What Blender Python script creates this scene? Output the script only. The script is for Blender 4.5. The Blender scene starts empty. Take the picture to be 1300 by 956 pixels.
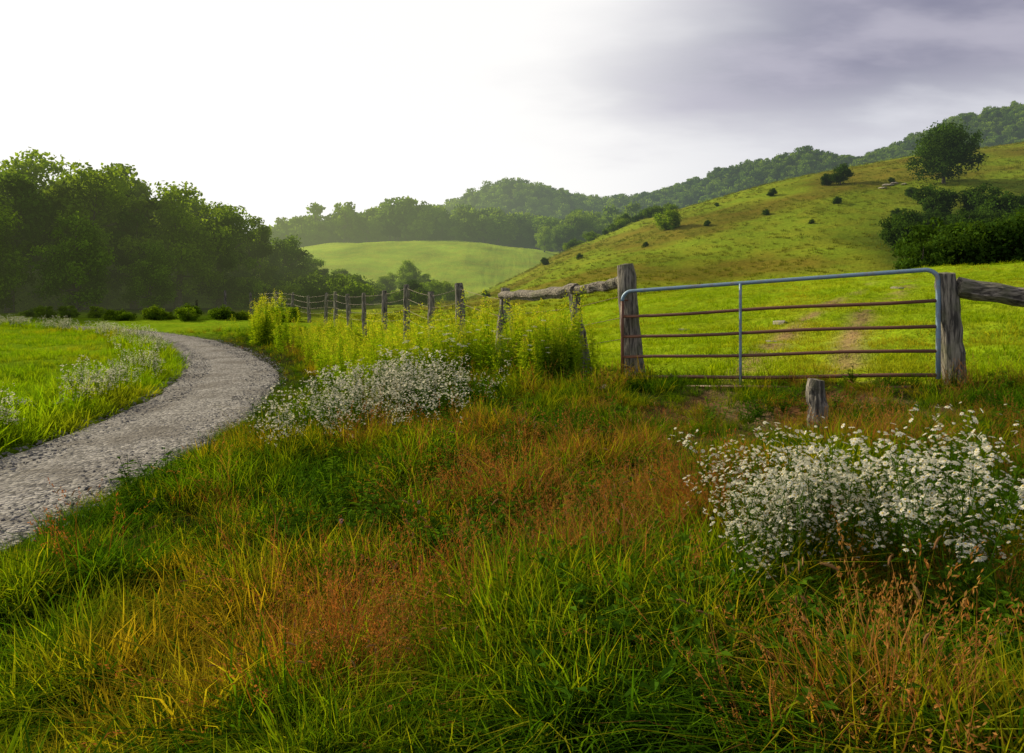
import bpy, bmesh, math, numpy as np
from mathutils import Vector
rng = np.random.default_rng(11)
scene = bpy.context.scene
scene.view_settings.view_transform = 'Standard'
scene.view_settings.look = 'None'
scene.view_settings.exposure = 0

# ------------------------------------------------------------------ numeric helpers
def sst(a, b, t):
    t = np.clip((np.asarray(t, float) - a) / (b - a), 0, 1)
    return t * t * (3 - 2 * t)

def vnoise(x, y, seed=0):
    x = np.asarray(x, float) + seed * 17.31; y = np.asarray(y, float) - seed * 9.7
    xi = np.floor(x); yi = np.floor(y); fx = x - xi; fy = y - yi
    fx = fx * fx * (3 - 2 * fx); fy = fy * fy * (3 - 2 * fy)
    def h(a, b):
        s = np.sin(a * 127.1 + b * 311.7 + seed * 3.3) * 43758.5453
        return s - np.floor(s)
    return (h(xi, yi) * (1 - fx) + h(xi + 1, yi) * fx) * (1 - fy) + (h(xi, yi + 1) * (1 - fx) + h(xi + 1, yi + 1) * fx) * fy

def fbm(x, y, seed=0, o=3):
    s = 0; a = .5; t = 0
    for i in range(o):
        s = s + a * vnoise(x * 2 ** i, y * 2 ** i, seed + i); t += a; a *= .5
    return s / t

# ------------------------------------------------------------------ road line
rc = np.array([(-3.7, -12), (-3.85, -4), (-4.0, 0), (-4.1, 3), (-4.25, 5.9), (-4.3, 8), (-4.65, 10.5), (-5.4, 13.5), (-6.7, 17),
               (-9.0, 21.3), (-12.2, 26.5), (-16.5, 31.5), (-21.5, 36), (-28, 40.5), (-37, 45), (-48, 49)], float)
seg = np.r_[0, np.cumsum(np.hypot(*np.diff(rc, axis=0).T))]
tt = np.linspace(0, seg[-1], 700)
RX = np.interp(tt, seg, rc[:, 0]); RY = np.interp(tt, seg, rc[:, 1])
k = np.ones(31) / 31
RX = np.convolve(np.pad(RX, 15, 'edge'), k, 'valid'); RY = np.convolve(np.pad(RY, 15, 'edge'), k, 'valid')
def line_d(x, y, LX, LY, m):
    out = np.full(x.shape, 99.0)
    if m.any():
        xs = x[m]; ys = y[m]; r = np.empty(len(xs))
        for i in range(0, len(xs), 20000):
            r[i:i + 20000] = np.sqrt(((xs[i:i + 20000, None] - LX[None]) ** 2 + (ys[i:i + 20000, None] - LY[None]) ** 2).min(1))
        out[m] = r
    return out
def road_d(x, y):
    x = np.atleast_1d(x).astype(float); y = np.atleast_1d(y).astype(float)
    return line_d(x, y, RX[::2], RY[::2], (x > -55) & (x < 2) & (y > -16) & (y < 55))
def left_of_road(x, y):
    return x < np.interp(y, RY, RX)
# old wheel rut that leaves the road and crosses the verge towards the gate
ut = np.linspace(0, 1, 60)
UX = np.interp(ut, [0, .35, .7, 1], [-3.4, -1.7, -.2, 2.6]); UY = np.interp(ut, [0, .35, .7, 1], [2.5, 3.9, 5.6, 8.6])
def rut_f(x, y):
    x = np.asarray(x, float); y = np.asarray(y, float); m = (x > -6) & (x < 5) & (y > 0) & (y < 11)
    a = line_d(x, y, UX, UY, m); b = line_d(x, y, UX + .75, UY - .95, m)
    return np.maximum(np.exp(-(a / .24) ** 2), np.exp(-(b / .22) ** 2)) * sst(.2, .5, fbm(x / .9, y / .9, 61))
# ------------------------------------------------------------------ fence line
FX = np.array([-40, -31, -25, -20.5, -17.2, -14.9, -12.5, -10.5, -8.9, -7.4, -6.0, -4.66, -3.4, -2.26, -1.2, -.15, 1.1, 1.6, 4.9, 7.6, 14, 30])
FY = np.array([78, 70, 62, 56, 52, 48, 44, 40, 36, 32.5, 29, 26, 23, 20, 17, 13.5, 11, 9.7, 7.85, 7.5, 6.8, 5])
def beyond_fence(x, y):
    return y > np.interp(x, FX, FY)

# ------------------------------------------------------------------ terrain
hx = [-30, -14, -6, 6, 18, 30.5, 42.6, 61, 73, 79, 120, 300]
hz = [0.6, 0.8, 1.2, 7.0, 12, 15.6, 18.9, 22.3, 23.8, 24.6, 31, 42]
mx = [-300, -150, -100, -78, -66, -51, -33, -11, 11, 30, 60, 120, 300]
mz = [6, 4, 5, 9.5, 13.2, 16, 17.3, 16.9, 14.2, 15, 17, 20, 30]
cx = [-1500, -300, -150, -73, 0, 60, 113, 170, 232, 286, 332, 399, 432, 700, 1500]
cz = [0, 12, 30, 46, 60, 66, 76, 94, 109, 104, 120, 145, 152, 175, 150]
def Hb(x, y):
    x = np.asarray(x, float); y = np.asarray(y, float)
    xc = np.minimum(x, 35)
    base = 0.08 * np.log1p(np.exp(np.clip((xc + 3) * 1.2, -30, 60))) / 1.2
    base = base + 0.045 * np.clip(y - 10, 0, 26) * sst(-2, 12, x)
    base = base - 1.6 * sst(33, 50, y) * sst(3, 20, x)
    base = base + 3 * sst(55, 130, y) * sst(-20, -60, x)
    und = (fbm(x / 18, y / 18, 3) - .5) * 1.3 * sst(40, 90, np.hypot(x, y))
    base = base + und * .5
    tgt = np.interp(x, hx, hz)
    p = sst(40, 112, y) * (1 - .5 * sst(115, 190, y))
    p = np.where(y > 40, p, 0)
    a = base + (tgt - base * .8) * p
    a = a + und * 1.0 * sst(50, 100, y)
    m = np.interp(x, mx, mz) * sst(112, 205, y) + und * 1.2
    f = np.interp(x, cx, cz) * sst(270, 620, y) * (1 - .5 * sst(640, 1400, y))
    f = f + 25 * np.exp(-((x + 5) / 58) ** 2 - ((y - 480) / 70) ** 2)
    f = f + (fbm(x / 60, y / 60, 9) - .5) * 12 * sst(300, 500, y)
    return np.maximum(np.maximum(a, m * (1 - .6 * sst(250, 330, y))), f)
def H(x, y, rd=None):
    if rd is None: rd = road_d(x, y)
    x = np.asarray(x, float); y = np.asarray(y, float)
    z = Hb(x, y)
    w = sst(1.0, 2.2, rd)
    z = z + w * ((fbm(x / 1.1, y / 1.1, 5) - .5) * .26 + (fbm(x / 4, y / 4, 6) - .5) * .22)
    return z - .06 * (1 - sst(.75, 1.15, rd))

# ------------------------------------------------------------------ mesh building
class MB:
    def __init__(s): s.V = []; s.F = []; s.M = []; s.T = []; s.n = 0
    def add(s, V, F, mat=0, tint=1.0):
        V = np.asarray(V, float).reshape(-1, 3); F = np.asarray(F, int).reshape(-1, 4)
        s.V.append(V); s.F.append(F + s.n); s.n += len(V)
        s.M.append(np.full(len(F), mat)); s.T.append(np.broadcast_to(np.asarray(tint, float), (len(V),)).copy())
    def mesh(s, name, mats, smooth=False):
        V = np.concatenate(s.V); F = np.concatenate(s.F); M = np.concatenate(s.M); T = np.concatenate(s.T)
        me = bpy.data.meshes.new(name)
        me.vertices.add(len(V)); me.vertices.foreach_set('co', V.ravel().astype(np.float32))
        me.loops.add(len(F) * 4); me.loops.foreach_set('vertex_index', F.ravel().astype(np.int32))
        me.polygons.add(len(F)); me.polygons.foreach_set('loop_start', np.arange(0, len(F) * 4, 4, dtype=np.int32))
        try: me.polygons.foreach_set('loop_total', np.full(len(F), 4, dtype=np.int32))
        except Exception: pass
        for m in mats: me.materials.append(m)
        me.polygons.foreach_set('material_index', M.astype(np.int32))
        me.polygons.foreach_set('use_smooth', np.full(len(F), smooth))
        at = me.attributes.new('tint', 'FLOAT', 'POINT'); at.data.foreach_set('value', T.astype(np.float32))
        me.update(calc_edges=True)
        return me
    def obj(s, name, mats, smooth=False, link=True, parent=None):
        o = bpy.data.objects.new(name, s.mesh(name, mats, smooth))
        if link: scene.collection.objects.link(o)
        if parent: o.parent = parent
        return o

def tube(mb, path, rad, ns=8, mat=0, tint=1.0, jitter=0.0, caps=True, closed=False):
    path = np.asarray(path, float); n = len(path); rad = np.broadcast_to(np.asarray(rad, float), (n,))
    tan = np.gradient(path, axis=0)
    tan /= np.linalg.norm(tan, axis=1)[:, None] + 1e-9
    ref = np.array([0, 0, 1.0]) if abs(tan[0, 2]) < .8 else np.array([1.0, 0, 0])
    V = []
    u = np.cross(ref, tan[0]); u /= np.linalg.norm(u)
    ang = np.arange(ns) * 2 * np.pi / ns
    prof = 1 + jitter * rng.normal(size=ns)
    for i in range(n):
        u = u - tan[i] * (u @ tan[i]); u /= np.linalg.norm(u); v = np.cross(tan[i], u)
        rr = rad[i] * prof * (1 + jitter * .45 * rng.normal(size=ns))
        V.append(path[i] + (np.cos(ang) * rr)[:, None] * u + (np.sin(ang) * rr)[:, None] * v)
    F = []
    for i in range(n - 1):
        for j in range(ns):
            F.append((i * ns + j, i * ns + (j + 1) % ns, (i + 1) * ns + (j + 1) % ns, (i + 1) * ns + j))
    V = np.concatenate(V)
    if caps:
        for e, off in ((0, 0), (n - 1, (n - 1) * ns)):
            c = len(V); V = np.vstack([V, path[e] + tan[e] * (0.0 if e == 0 else rad[e] * .12)])
            for j in range(0, ns, 2):
                q = (off + j, off + (j + 1) % ns, off + (j + 2) % ns, c)
                F.append(q if e else q[::-1])
    mb.add(V, F, mat, tint)

# ------------------------------------------------------------------ materials
def N(nt, t, **kw):
    n = nt.nodes.new(t)
    for a, b in kw.items(): setattr(n, a, b)
    return n
def math_(nt, op, a, b=None, c=None, clamp=False):
    n = N(nt, 'ShaderNodeMath', operation=op, use_clamp=clamp)
    for i, v in enumerate((a, b, c)):
        if v is None: continue
        if isinstance(v, (int, float)): n.inputs[i].default_value = v
        else: nt.links.new(v, n.inputs[i])
    return n.outputs[0]
def maprange(nt, v, a, b, c=0., d=1., interp='SMOOTHSTEP'):
    n = N(nt, 'ShaderNodeMapRange', interpolation_type=interp)
    nt.links.new(v, n.inputs[0])
    for i, q in zip((1, 2, 3, 4), (a, b, c, d)): n.inputs[i].default_value = q
    return n.outputs[0]
def mixc(nt, f, a, b, bt='MIX'):
    n = N(nt, 'ShaderNodeMix', data_type='RGBA', blend_type=bt)
    for s, v in ((n.inputs[0], f), (n.inputs[6], a), (n.inputs[7], b)):
        if isinstance(v, (int, float)): s.default_value = v
        elif isinstance(v, tuple): s.default_value = (*v, 1)
        else: nt.links.new(v, s)
    return n.outputs[2]
def noise_(nt, vec, scale, detail=3, rough=.5):
    n = N(nt, 'ShaderNodeTexNoise'); n.inputs['Scale'].default_value = scale
    n.inputs['Detail'].default_value = detail; n.inputs['Roughness'].default_value = rough
    if vec is not None: nt.links.new(vec, n.inputs['Vector'])
    return n.outputs['Fac']

# haze painted into surface shaders as emission by WORLD position, stronger towards the sun
hz_g = bpy.data.node_groups.new('painted_haze', 'ShaderNodeTree')
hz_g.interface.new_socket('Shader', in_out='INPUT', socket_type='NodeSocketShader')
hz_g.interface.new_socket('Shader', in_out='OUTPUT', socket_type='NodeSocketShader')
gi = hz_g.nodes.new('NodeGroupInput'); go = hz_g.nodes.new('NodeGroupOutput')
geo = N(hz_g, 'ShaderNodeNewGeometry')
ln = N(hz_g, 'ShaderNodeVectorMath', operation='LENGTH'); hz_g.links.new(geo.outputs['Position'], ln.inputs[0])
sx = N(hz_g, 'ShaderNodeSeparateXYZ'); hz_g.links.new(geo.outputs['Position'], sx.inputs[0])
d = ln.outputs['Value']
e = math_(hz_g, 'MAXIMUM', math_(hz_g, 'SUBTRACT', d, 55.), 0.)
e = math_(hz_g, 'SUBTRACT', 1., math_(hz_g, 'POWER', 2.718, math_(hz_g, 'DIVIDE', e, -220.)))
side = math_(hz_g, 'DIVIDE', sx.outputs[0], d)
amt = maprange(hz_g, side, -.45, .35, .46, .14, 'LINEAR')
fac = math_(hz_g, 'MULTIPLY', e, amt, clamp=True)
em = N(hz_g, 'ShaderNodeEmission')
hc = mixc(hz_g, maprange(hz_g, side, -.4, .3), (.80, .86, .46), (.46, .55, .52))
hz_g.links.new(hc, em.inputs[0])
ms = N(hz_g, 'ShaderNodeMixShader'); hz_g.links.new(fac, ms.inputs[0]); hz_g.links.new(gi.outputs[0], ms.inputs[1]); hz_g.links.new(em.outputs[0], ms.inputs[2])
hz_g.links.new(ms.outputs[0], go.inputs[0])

def newmat(name):
    m = bpy.data.materials.new(name); m.use_nodes = True; nt = m.node_tree; nt.nodes.clear()
    m.cycles.emission_sampling = 'NONE'
    return m, nt
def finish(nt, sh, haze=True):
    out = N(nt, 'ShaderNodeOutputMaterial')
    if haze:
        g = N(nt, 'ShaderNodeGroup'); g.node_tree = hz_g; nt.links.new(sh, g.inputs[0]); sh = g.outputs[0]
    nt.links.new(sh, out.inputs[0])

def leafmat(name, cols, trans=.4, lo=.55, hi=1.1, patch=None, pscale=.8, tcol=None, haze=False, inst=False):
    m, nt = newmat(name)
    at = N(nt, 'ShaderNodeAttribute', attribute_name='tint')
    cr = N(nt, 'ShaderNodeValToRGB'); els = cr.color_ramp.elements
    for i, c in enumerate(cols):
        pos = i / max(1, len(cols) - 1)
        if i < 2: els[i].position = pos; els[i].color = (*c, 1)
        else: els.new(pos).color = (*c, 1)
    if inst: rn = N(nt, 'ShaderNodeObjectInfo').outputs['Random']
    else: rn = N(nt, 'ShaderNodeAttribute', attribute_name='rnd').outputs['Fac']
    f = math_(nt, 'ADD', math_(nt, 'MULTIPLY', rn, .7), math_(nt, 'MULTIPLY', at.outputs['Fac'], .3))
    nt.links.new(f, cr.inputs[0]); c = cr.outputs[0]
    if patch is not None:
        g = N(nt, 'ShaderNodeNewGeometry')
        nz = maprange(nt, noise_(nt, g.outputs['Position'], pscale, 2), .48, .66)
        c = mixc(nt, math_(nt, 'MULTIPLY', nz, .85), c, patch)
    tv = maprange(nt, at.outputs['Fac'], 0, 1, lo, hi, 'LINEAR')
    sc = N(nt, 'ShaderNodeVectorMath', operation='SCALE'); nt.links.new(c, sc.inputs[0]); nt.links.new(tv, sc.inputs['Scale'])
    p = N(nt, 'ShaderNodeBsdfDiffuse'); nt.links.new(sc.outputs[0], p.inputs['Color'])
    tr = N(nt, 'ShaderNodeBsdfTranslucent')
    tc = mixc(nt, 1., sc.outputs[0], tcol or (1.5, 1.35, .5), 'MULTIPLY'); nt.links.new(tc, tr.inputs[0])
    mx_ = N(nt, 'ShaderNodeMixShader'); mx_.inputs[0].default_value = trans
    nt.links.new(p.outputs[0], mx_.inputs[1]); nt.links.new(tr.outputs[0], mx_.inputs[2])
    finish(nt, mx_.outputs[0], haze)
    return m

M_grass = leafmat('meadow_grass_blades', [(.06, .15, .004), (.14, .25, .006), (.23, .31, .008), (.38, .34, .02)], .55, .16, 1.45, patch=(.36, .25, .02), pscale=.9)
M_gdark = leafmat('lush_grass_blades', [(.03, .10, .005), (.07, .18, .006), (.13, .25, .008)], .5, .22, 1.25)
M_dry = leafmat('rust_dry_grass', [(.22, .075, .018), (.32, .13, .03), (.36, .20, .055), (.18, .08, .02)], .4, .45, 1.2, tcol=(1.35, 1., .6))
M_tan = leafmat('seed_head', [(.30, .18, .07), (.36, .24, .10), (.26, .12, .05)], .4, .7, 1.1, tcol=(1.1, 1., .7))
M_past = leafmat('pasture_grass_blades', [(.17, .32, .006), (.26, .39, .008), (.35, .44, .012)], .55, .45, 1.35, patch=(.38, .36, .03), pscale=.25)
M_field = leafmat('field_grass_blades', [(.12, .28, .006), (.20, .35, .008), (.28, .39, .010)], .55, .4, 1.35, patch=(.32, .34, .02), pscale=.3)
M_gold = leafmat('goldenrod_leaves', [(.13, .26, .01), (.23, .37, .015), (.33, .44, .02)], .55, .25, 1.35)
M_goldt = leafmat('goldenrod_plume', [(.38, .46, .03), (.48, .48, .04)], .45, .8, 1.1)
M_weed = leafmat('weed_leaves', [(.04, .11, .008), (.09, .18, .01)], .4, .5, 1.1)
M_petal = leafmat('aster_petals', [(.68, .67, .58), (.80, .79, .72)], .4, .9, 1.0, tcol=(1.1, 1.08, .95))
M_eye = leafmat('aster_eye', [(.55, .38, .04), (.5, .4, .1)], .1, .9, 1.0)
M_pink = leafmat('clover_bloom', [(.40, .20, .26), (.45, .28, .33)], .2, .9, 1.0, tcol=(1, 1, 1))
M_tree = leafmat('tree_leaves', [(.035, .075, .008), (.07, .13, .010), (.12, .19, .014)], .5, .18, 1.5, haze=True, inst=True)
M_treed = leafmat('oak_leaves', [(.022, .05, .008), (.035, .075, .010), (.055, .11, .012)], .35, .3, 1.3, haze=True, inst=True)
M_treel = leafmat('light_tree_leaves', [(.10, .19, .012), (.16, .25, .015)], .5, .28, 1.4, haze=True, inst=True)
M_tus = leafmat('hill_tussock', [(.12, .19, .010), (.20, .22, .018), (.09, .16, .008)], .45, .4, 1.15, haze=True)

def woodmat(name, c1, c2, sc=(9, 9, .9), haze=False):
    m, nt = newmat(name)
    tc = N(nt, 'ShaderNodeTexCoord'); mp = N(nt, 'ShaderNodeMapping'); mp.inputs['Scale'].default_value = sc
    nt.links.new(tc.outputs['Object'], mp.inputs[0])
    a = noise_(nt, mp.outputs[0], 4, 6, .65); b = noise_(nt, tc.outputs['Object'], 3, 4)
    c = mixc(nt, maprange(nt, a, .38, .62), c1, c2)
    c = mixc(nt, maprange(nt, b, .48, .68, 0, .55), c, (.15, .16, .08))
    p = N(nt, 'ShaderNodeBsdfPrincipled'); nt.links.new(c, p.inputs['Base Color']); p.inputs['Roughness'].default_value = .9
    bm = N(nt, 'ShaderNodeBump'); bm.inputs['Strength'].default_value = 1.; bm.inputs['Distance'].default_value = .03
    nt.links.new(a, bm.inputs['Height']); nt.links.new(bm.outputs[0], p.inputs['Normal'])
    finish(nt, p.outputs[0], haze); return m
M_wood = woodmat('weathered_wood', (.045, .04, .037), (.30, .27, .23))
M_woodh = woodmat('weathered_rail_wood', (.05, .042, .037), (.33, .29, .24), sc=(2, 9, 9))
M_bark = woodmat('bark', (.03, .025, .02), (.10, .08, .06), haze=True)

def steelmat(name, c1, c2, metal, rust):
    m, nt = newmat(name)
    tc = N(nt, 'ShaderNodeTexCoord'); a = noise_(nt, tc.outputs['Object'], 9, 6, .7); b = noise_(nt, tc.outputs['Object'], 60, 3)
    f = maprange(nt, a, .5 - rust * .3, .66 - rust * .3)
    c = mixc(nt, f, c1, c2); c = mixc(nt, math_(nt, 'MULTIPLY', b, .35), c, (.05, .035, .03))
    p = N(nt, 'ShaderNodeBsdfPrincipled'); nt.links.new(c, p.inputs['Base Color'])
    nt.links.new(math_(nt, 'MULTIPLY', math_(nt, 'SUBTRACT', 1., f), metal), p.inputs['Metallic'])
    p.inputs['Roughness'].default_value = .5
    bm = N(nt, 'ShaderNodeBump'); bm.inputs['Strength'].default_value = .3; bm.inputs['Distance'].default_value = .004
    nt.links.new(b, bm.inputs['Height']); nt.links.new(bm.outputs[0], p.inputs['Normal'])
    finish(nt, p.outputs[0], False); return m
M_galv = steelmat('blue_grey_painted_steel', (.22, .35, .50), (.24, .26, .29), .25, 0.05)
M_rust = steelmat('rusted_steel', (.12, .05, .035), (.16, .06, .03), .2, .9)

def rockmat(name, c1, c2):
    m, nt = newmat(name)
    tc = N(nt, 'ShaderNodeTexCoord'); at = N(nt, 'ShaderNodeAttribute', attribute_name='rnd')
    a = noise_(nt, tc.outputs['Object'], 5, 6, .6)
    c = mixc(nt, a, c1, c2); c = mixc(nt, math_(nt, 'MULTIPLY', at.outputs['Fac'], .7), c, c1)
    p = N(nt, 'ShaderNodeBsdfDiffuse'); nt.links.new(c, p.inputs['Color'])
    finish(nt, p.outputs[0], False); return m
M_rock = rockmat('limestone', (.22, .20, .17), (.40, .37, .32))
M_peb = rockmat('pebble', (.10, .10, .10), (.46, .44, .42))

# ground material: vertex colour zones * fine noise
m, nt = newmat('ground_turf')
at = N(nt, 'ShaderNodeAttribute', attribute_name='zone'); g = N(nt, 'ShaderNodeNewGeometry')
n1 = noise_(nt, g.outputs['Position'], .35, 4, .6); n2 = noise_(nt, g.outputs['Position'], 3.2, 5, .7)
n4 = noise_(nt, g.outputs['Position'], .09, 4, .6)
c = mixc(nt, maprange(nt, n1, .40, .62, 0, .55), at.outputs['Color'], mixc(nt, 1., at.outputs['Color'], (1.3, 1.0, 1.2), 'MULTIPLY'))
v = math_(nt, 'ADD', math_(nt, 'MULTIPLY', n2, 1.5), math_(nt, 'MULTIPLY', n4, 1.5))
v = math_(nt, 'ADD', v, -.48)
sc = N(nt, 'ShaderNodeVectorMath', operation='SCALE'); nt.links.new(c, sc.inputs[0]); nt.links.new(v, sc.inputs['Scale'])
p = N(nt, 'ShaderNodeBsdfDiffuse'); nt.links.new(sc.outputs[0], p.inputs['Color'])
bm = N(nt, 'ShaderNodeBump'); bm.inputs['Strength'].default_value = .8; bm.inputs['Distance'].default_value = .3
nt.links.new(n2, bm.inputs['Height']); nt.links.new(bm.outputs[0], p.inputs['Normal'])
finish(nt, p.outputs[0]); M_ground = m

m, nt = newmat('gravel')
g = N(nt, 'ShaderNodeNewGeometry'); P = g.outputs['Position']
vo = N(nt, 'ShaderNodeTexVoronoi'); vo.inputs['Scale'].default_value = 30; nt.links.new(P, vo.inputs['Vector'])
vo2 = N(nt, 'ShaderNodeTexVoronoi'); vo2.inputs['Scale'].default_value = 75; nt.links.new(P, vo2.inputs['Vector'])
bw = N(nt, 'ShaderNodeRGBToBW'); nt.links.new(vo.outputs['Color'], bw.inputs[0])
bw2 = N(nt, 'ShaderNodeRGBToBW'); nt.links.new(vo2.outputs['Color'], bw2.inputs[0])
a = noise_(nt, P, 1.0, 5, .65); a2 = noise_(nt, P, 7, 4, .65)
c = mixc(nt, maprange(nt, bw.outputs[0], .2, .8), (.12, .118, .115), (.44, .42, .41))
c = mixc(nt, math_(nt, 'MULTIPLY', bw2.outputs[0], .5), c, (.36, .34, .325))
c = mixc(nt, maprange(nt, a, .42, .66, 0, .65), c, (.17, .155, .14))
c = mixc(nt, maprange(nt, a2, .5, .7, 0, .55), c, (.13, .12, .11))
p = N(nt, 'ShaderNodeBsdfDiffuse'); nt.links.new(c, p.inputs['Color'])
hh = math_(nt, 'ADD', math_(nt, 'MULTIPLY', vo.outputs['Distance'], -1.), math_(nt, 'MULTIPLY', a2, 2.))
bm = N(nt, 'ShaderNodeBump'); bm.inputs['Strength'].default_value = .9; bm.inputs['Distance'].default_value = .024
nt.links.new(hh, bm.inputs['Height']); nt.links.new(bm.outputs[0], p.inputs['Normal'])
finish(nt, p.outputs[0], False); M_gravel = m

# ------------------------------------------------------------------ ground sheet
bx = math.asinh(1500 / 4.); tx = np.linspace(-1, 1, 440); gx = 4 * np.sinh(bx * tx)
by = math.asinh(2600 / 4.); t0 = -math.asinh(17 / 4.) / by; gy = 5 + 4 * np.sinh(by * np.linspace(t0, 1, 540))
X, Y = np.meshgrid(gx, gy); x = X.ravel(); y = Y.ravel()
rd = road_d(x, y); z = H(x, y, rd) - .05 * rut_f(x, y)
nx, ny = len(gx), len(gy)
ii = (np.arange(ny - 1)[:, None] * nx + np.arange(nx - 1)[None]).ravel()
mb = MB(); mb.add(np.c_[x, y, z], np.c_[ii, ii + 1, ii + nx + 1, ii + nx])
ground = mb.obj('ground', [M_ground], True)
def L(a, b, t): return a + (b - a) * t[:, None]
R = np.hypot(x, y)
soil = np.array([.032, .040, .010]); fieldc = np.array([.16, .27, .01]); pastc = np.array([.22, .33, .012]); hillc = np.array([.19, .26, .018])
midc = np.array([.25, .36, .03]); forest = np.array([.03, .05, .015]); mudc = np.array([.26, .17, .10]); earth = np.array([.13, .065, .032])
C = np.tile(soil, (len(x), 1))
bf = beyond_fence(x, y) & (x > -30)
lf = (left_of_road(x, y)) & (rd > 1.0)
C = L(C, np.broadcast_to(earth, C.shape), rut_f(x, y))
C = L(C, np.broadcast_to(fieldc, C.shape), sst(24, 34, y))
C = L(C, np.broadcast_to(fieldc, C.shape), (lf * 1.0) * sst(4, 9, y))
C = L(C, np.broadcast_to(pastc, C.shape), bf * 1.0)
tr = np.zeros(len(x))
for off in (-.75, .75):  # worn wheel ruts through the gate
    xr = np.interp(y, [6, 8.8, 12, 17, 24, 34], [3.0, 3.4, 4.9, 7.6, 12.5, 18]) + off
    tr = np.maximum(tr, np.exp(-((x - xr) / .3) ** 2) * sst(34, 22, y) * (y > 6.0))
tr *= sst(.3, .55, fbm(x / .9, y / .9, 21))
C = L(C, np.broadcast_to(mudc, C.shape), tr * .85)
olive = np.array([.15, .135, .018])
C = L(C, np.broadcast_to(hillc, C.shape), sst(34, 52, y) * bf)
C = L(C, np.broadcast_to(olive, C.shape), sst(.45, .64, fbm(x / 14, y / 7, 31)) * sst(44, 60, y) * .8 * (x > -10))
C = L(C, np.broadcast_to(midc, C.shape), sst(112, 135, y))
C = L(C, np.broadcast_to(forest, C.shape), sst(205, 215, y))
C = L(C, np.broadcast_to(forest, C.shape), sst(-18, -30, x) * sst(56, 64, y) * (y < 115))
# right flank of hill: scrub ground with cloud shadow painted in as dark colour
C = L(C, np.broadcast_to(np.array([.035, .06, .012]), C.shape), sst(.42, .56, x / np.maximum(y, 1) + .14 * (fbm(x / 6, y / 6, 71) - .5)) * sst(38, 46, y) * sst(90, 62, y) * .9)
ca = ground.data.attributes.new('zone', 'FLOAT_COLOR', 'POINT')
ca.data.foreach_set('color', np.c_[C, np.ones(len(x))].ravel().astype(np.float32))

# ------------------------------------------------------------------ gravel road
nr = len(RX); dx = np.gradient(RX); dy = np.gradient(RY); l = np.hypot(dx, dy); nxn = dy / l; nyn = -dx / l
offs = np.linspace(-1, 1, 13); hw = .97
V = []
for j, o in enumerate(offs):
    w = hw + (fbm(RY / .8, RX / .8, 40 + (o > 0)) - .5) * .36
    px = RX + nxn * o * w; py = RY + nyn * o * w
    pz = Hb(px, py) + .02 * (1 - o * o) - .012 * math.exp(-((abs(o) - .5) / .18) ** 2) + (fbm(px * 2, py * 2, 8) - .5) * .02 - (.05 if abs(o) > .99 else 0)
    V.append(np.c_[px, py, pz])
V = np.stack(V, 1).reshape(-1, 3)
ii = (np.arange(nr - 1)[:, None] * 13 + np.arange(12)[None]).ravel()
mb = MB(); mb.add(V, np.c_[ii, ii + 1, ii + 14, ii + 13]); mb.obj('gravel_road', [M_gravel], True)

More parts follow.
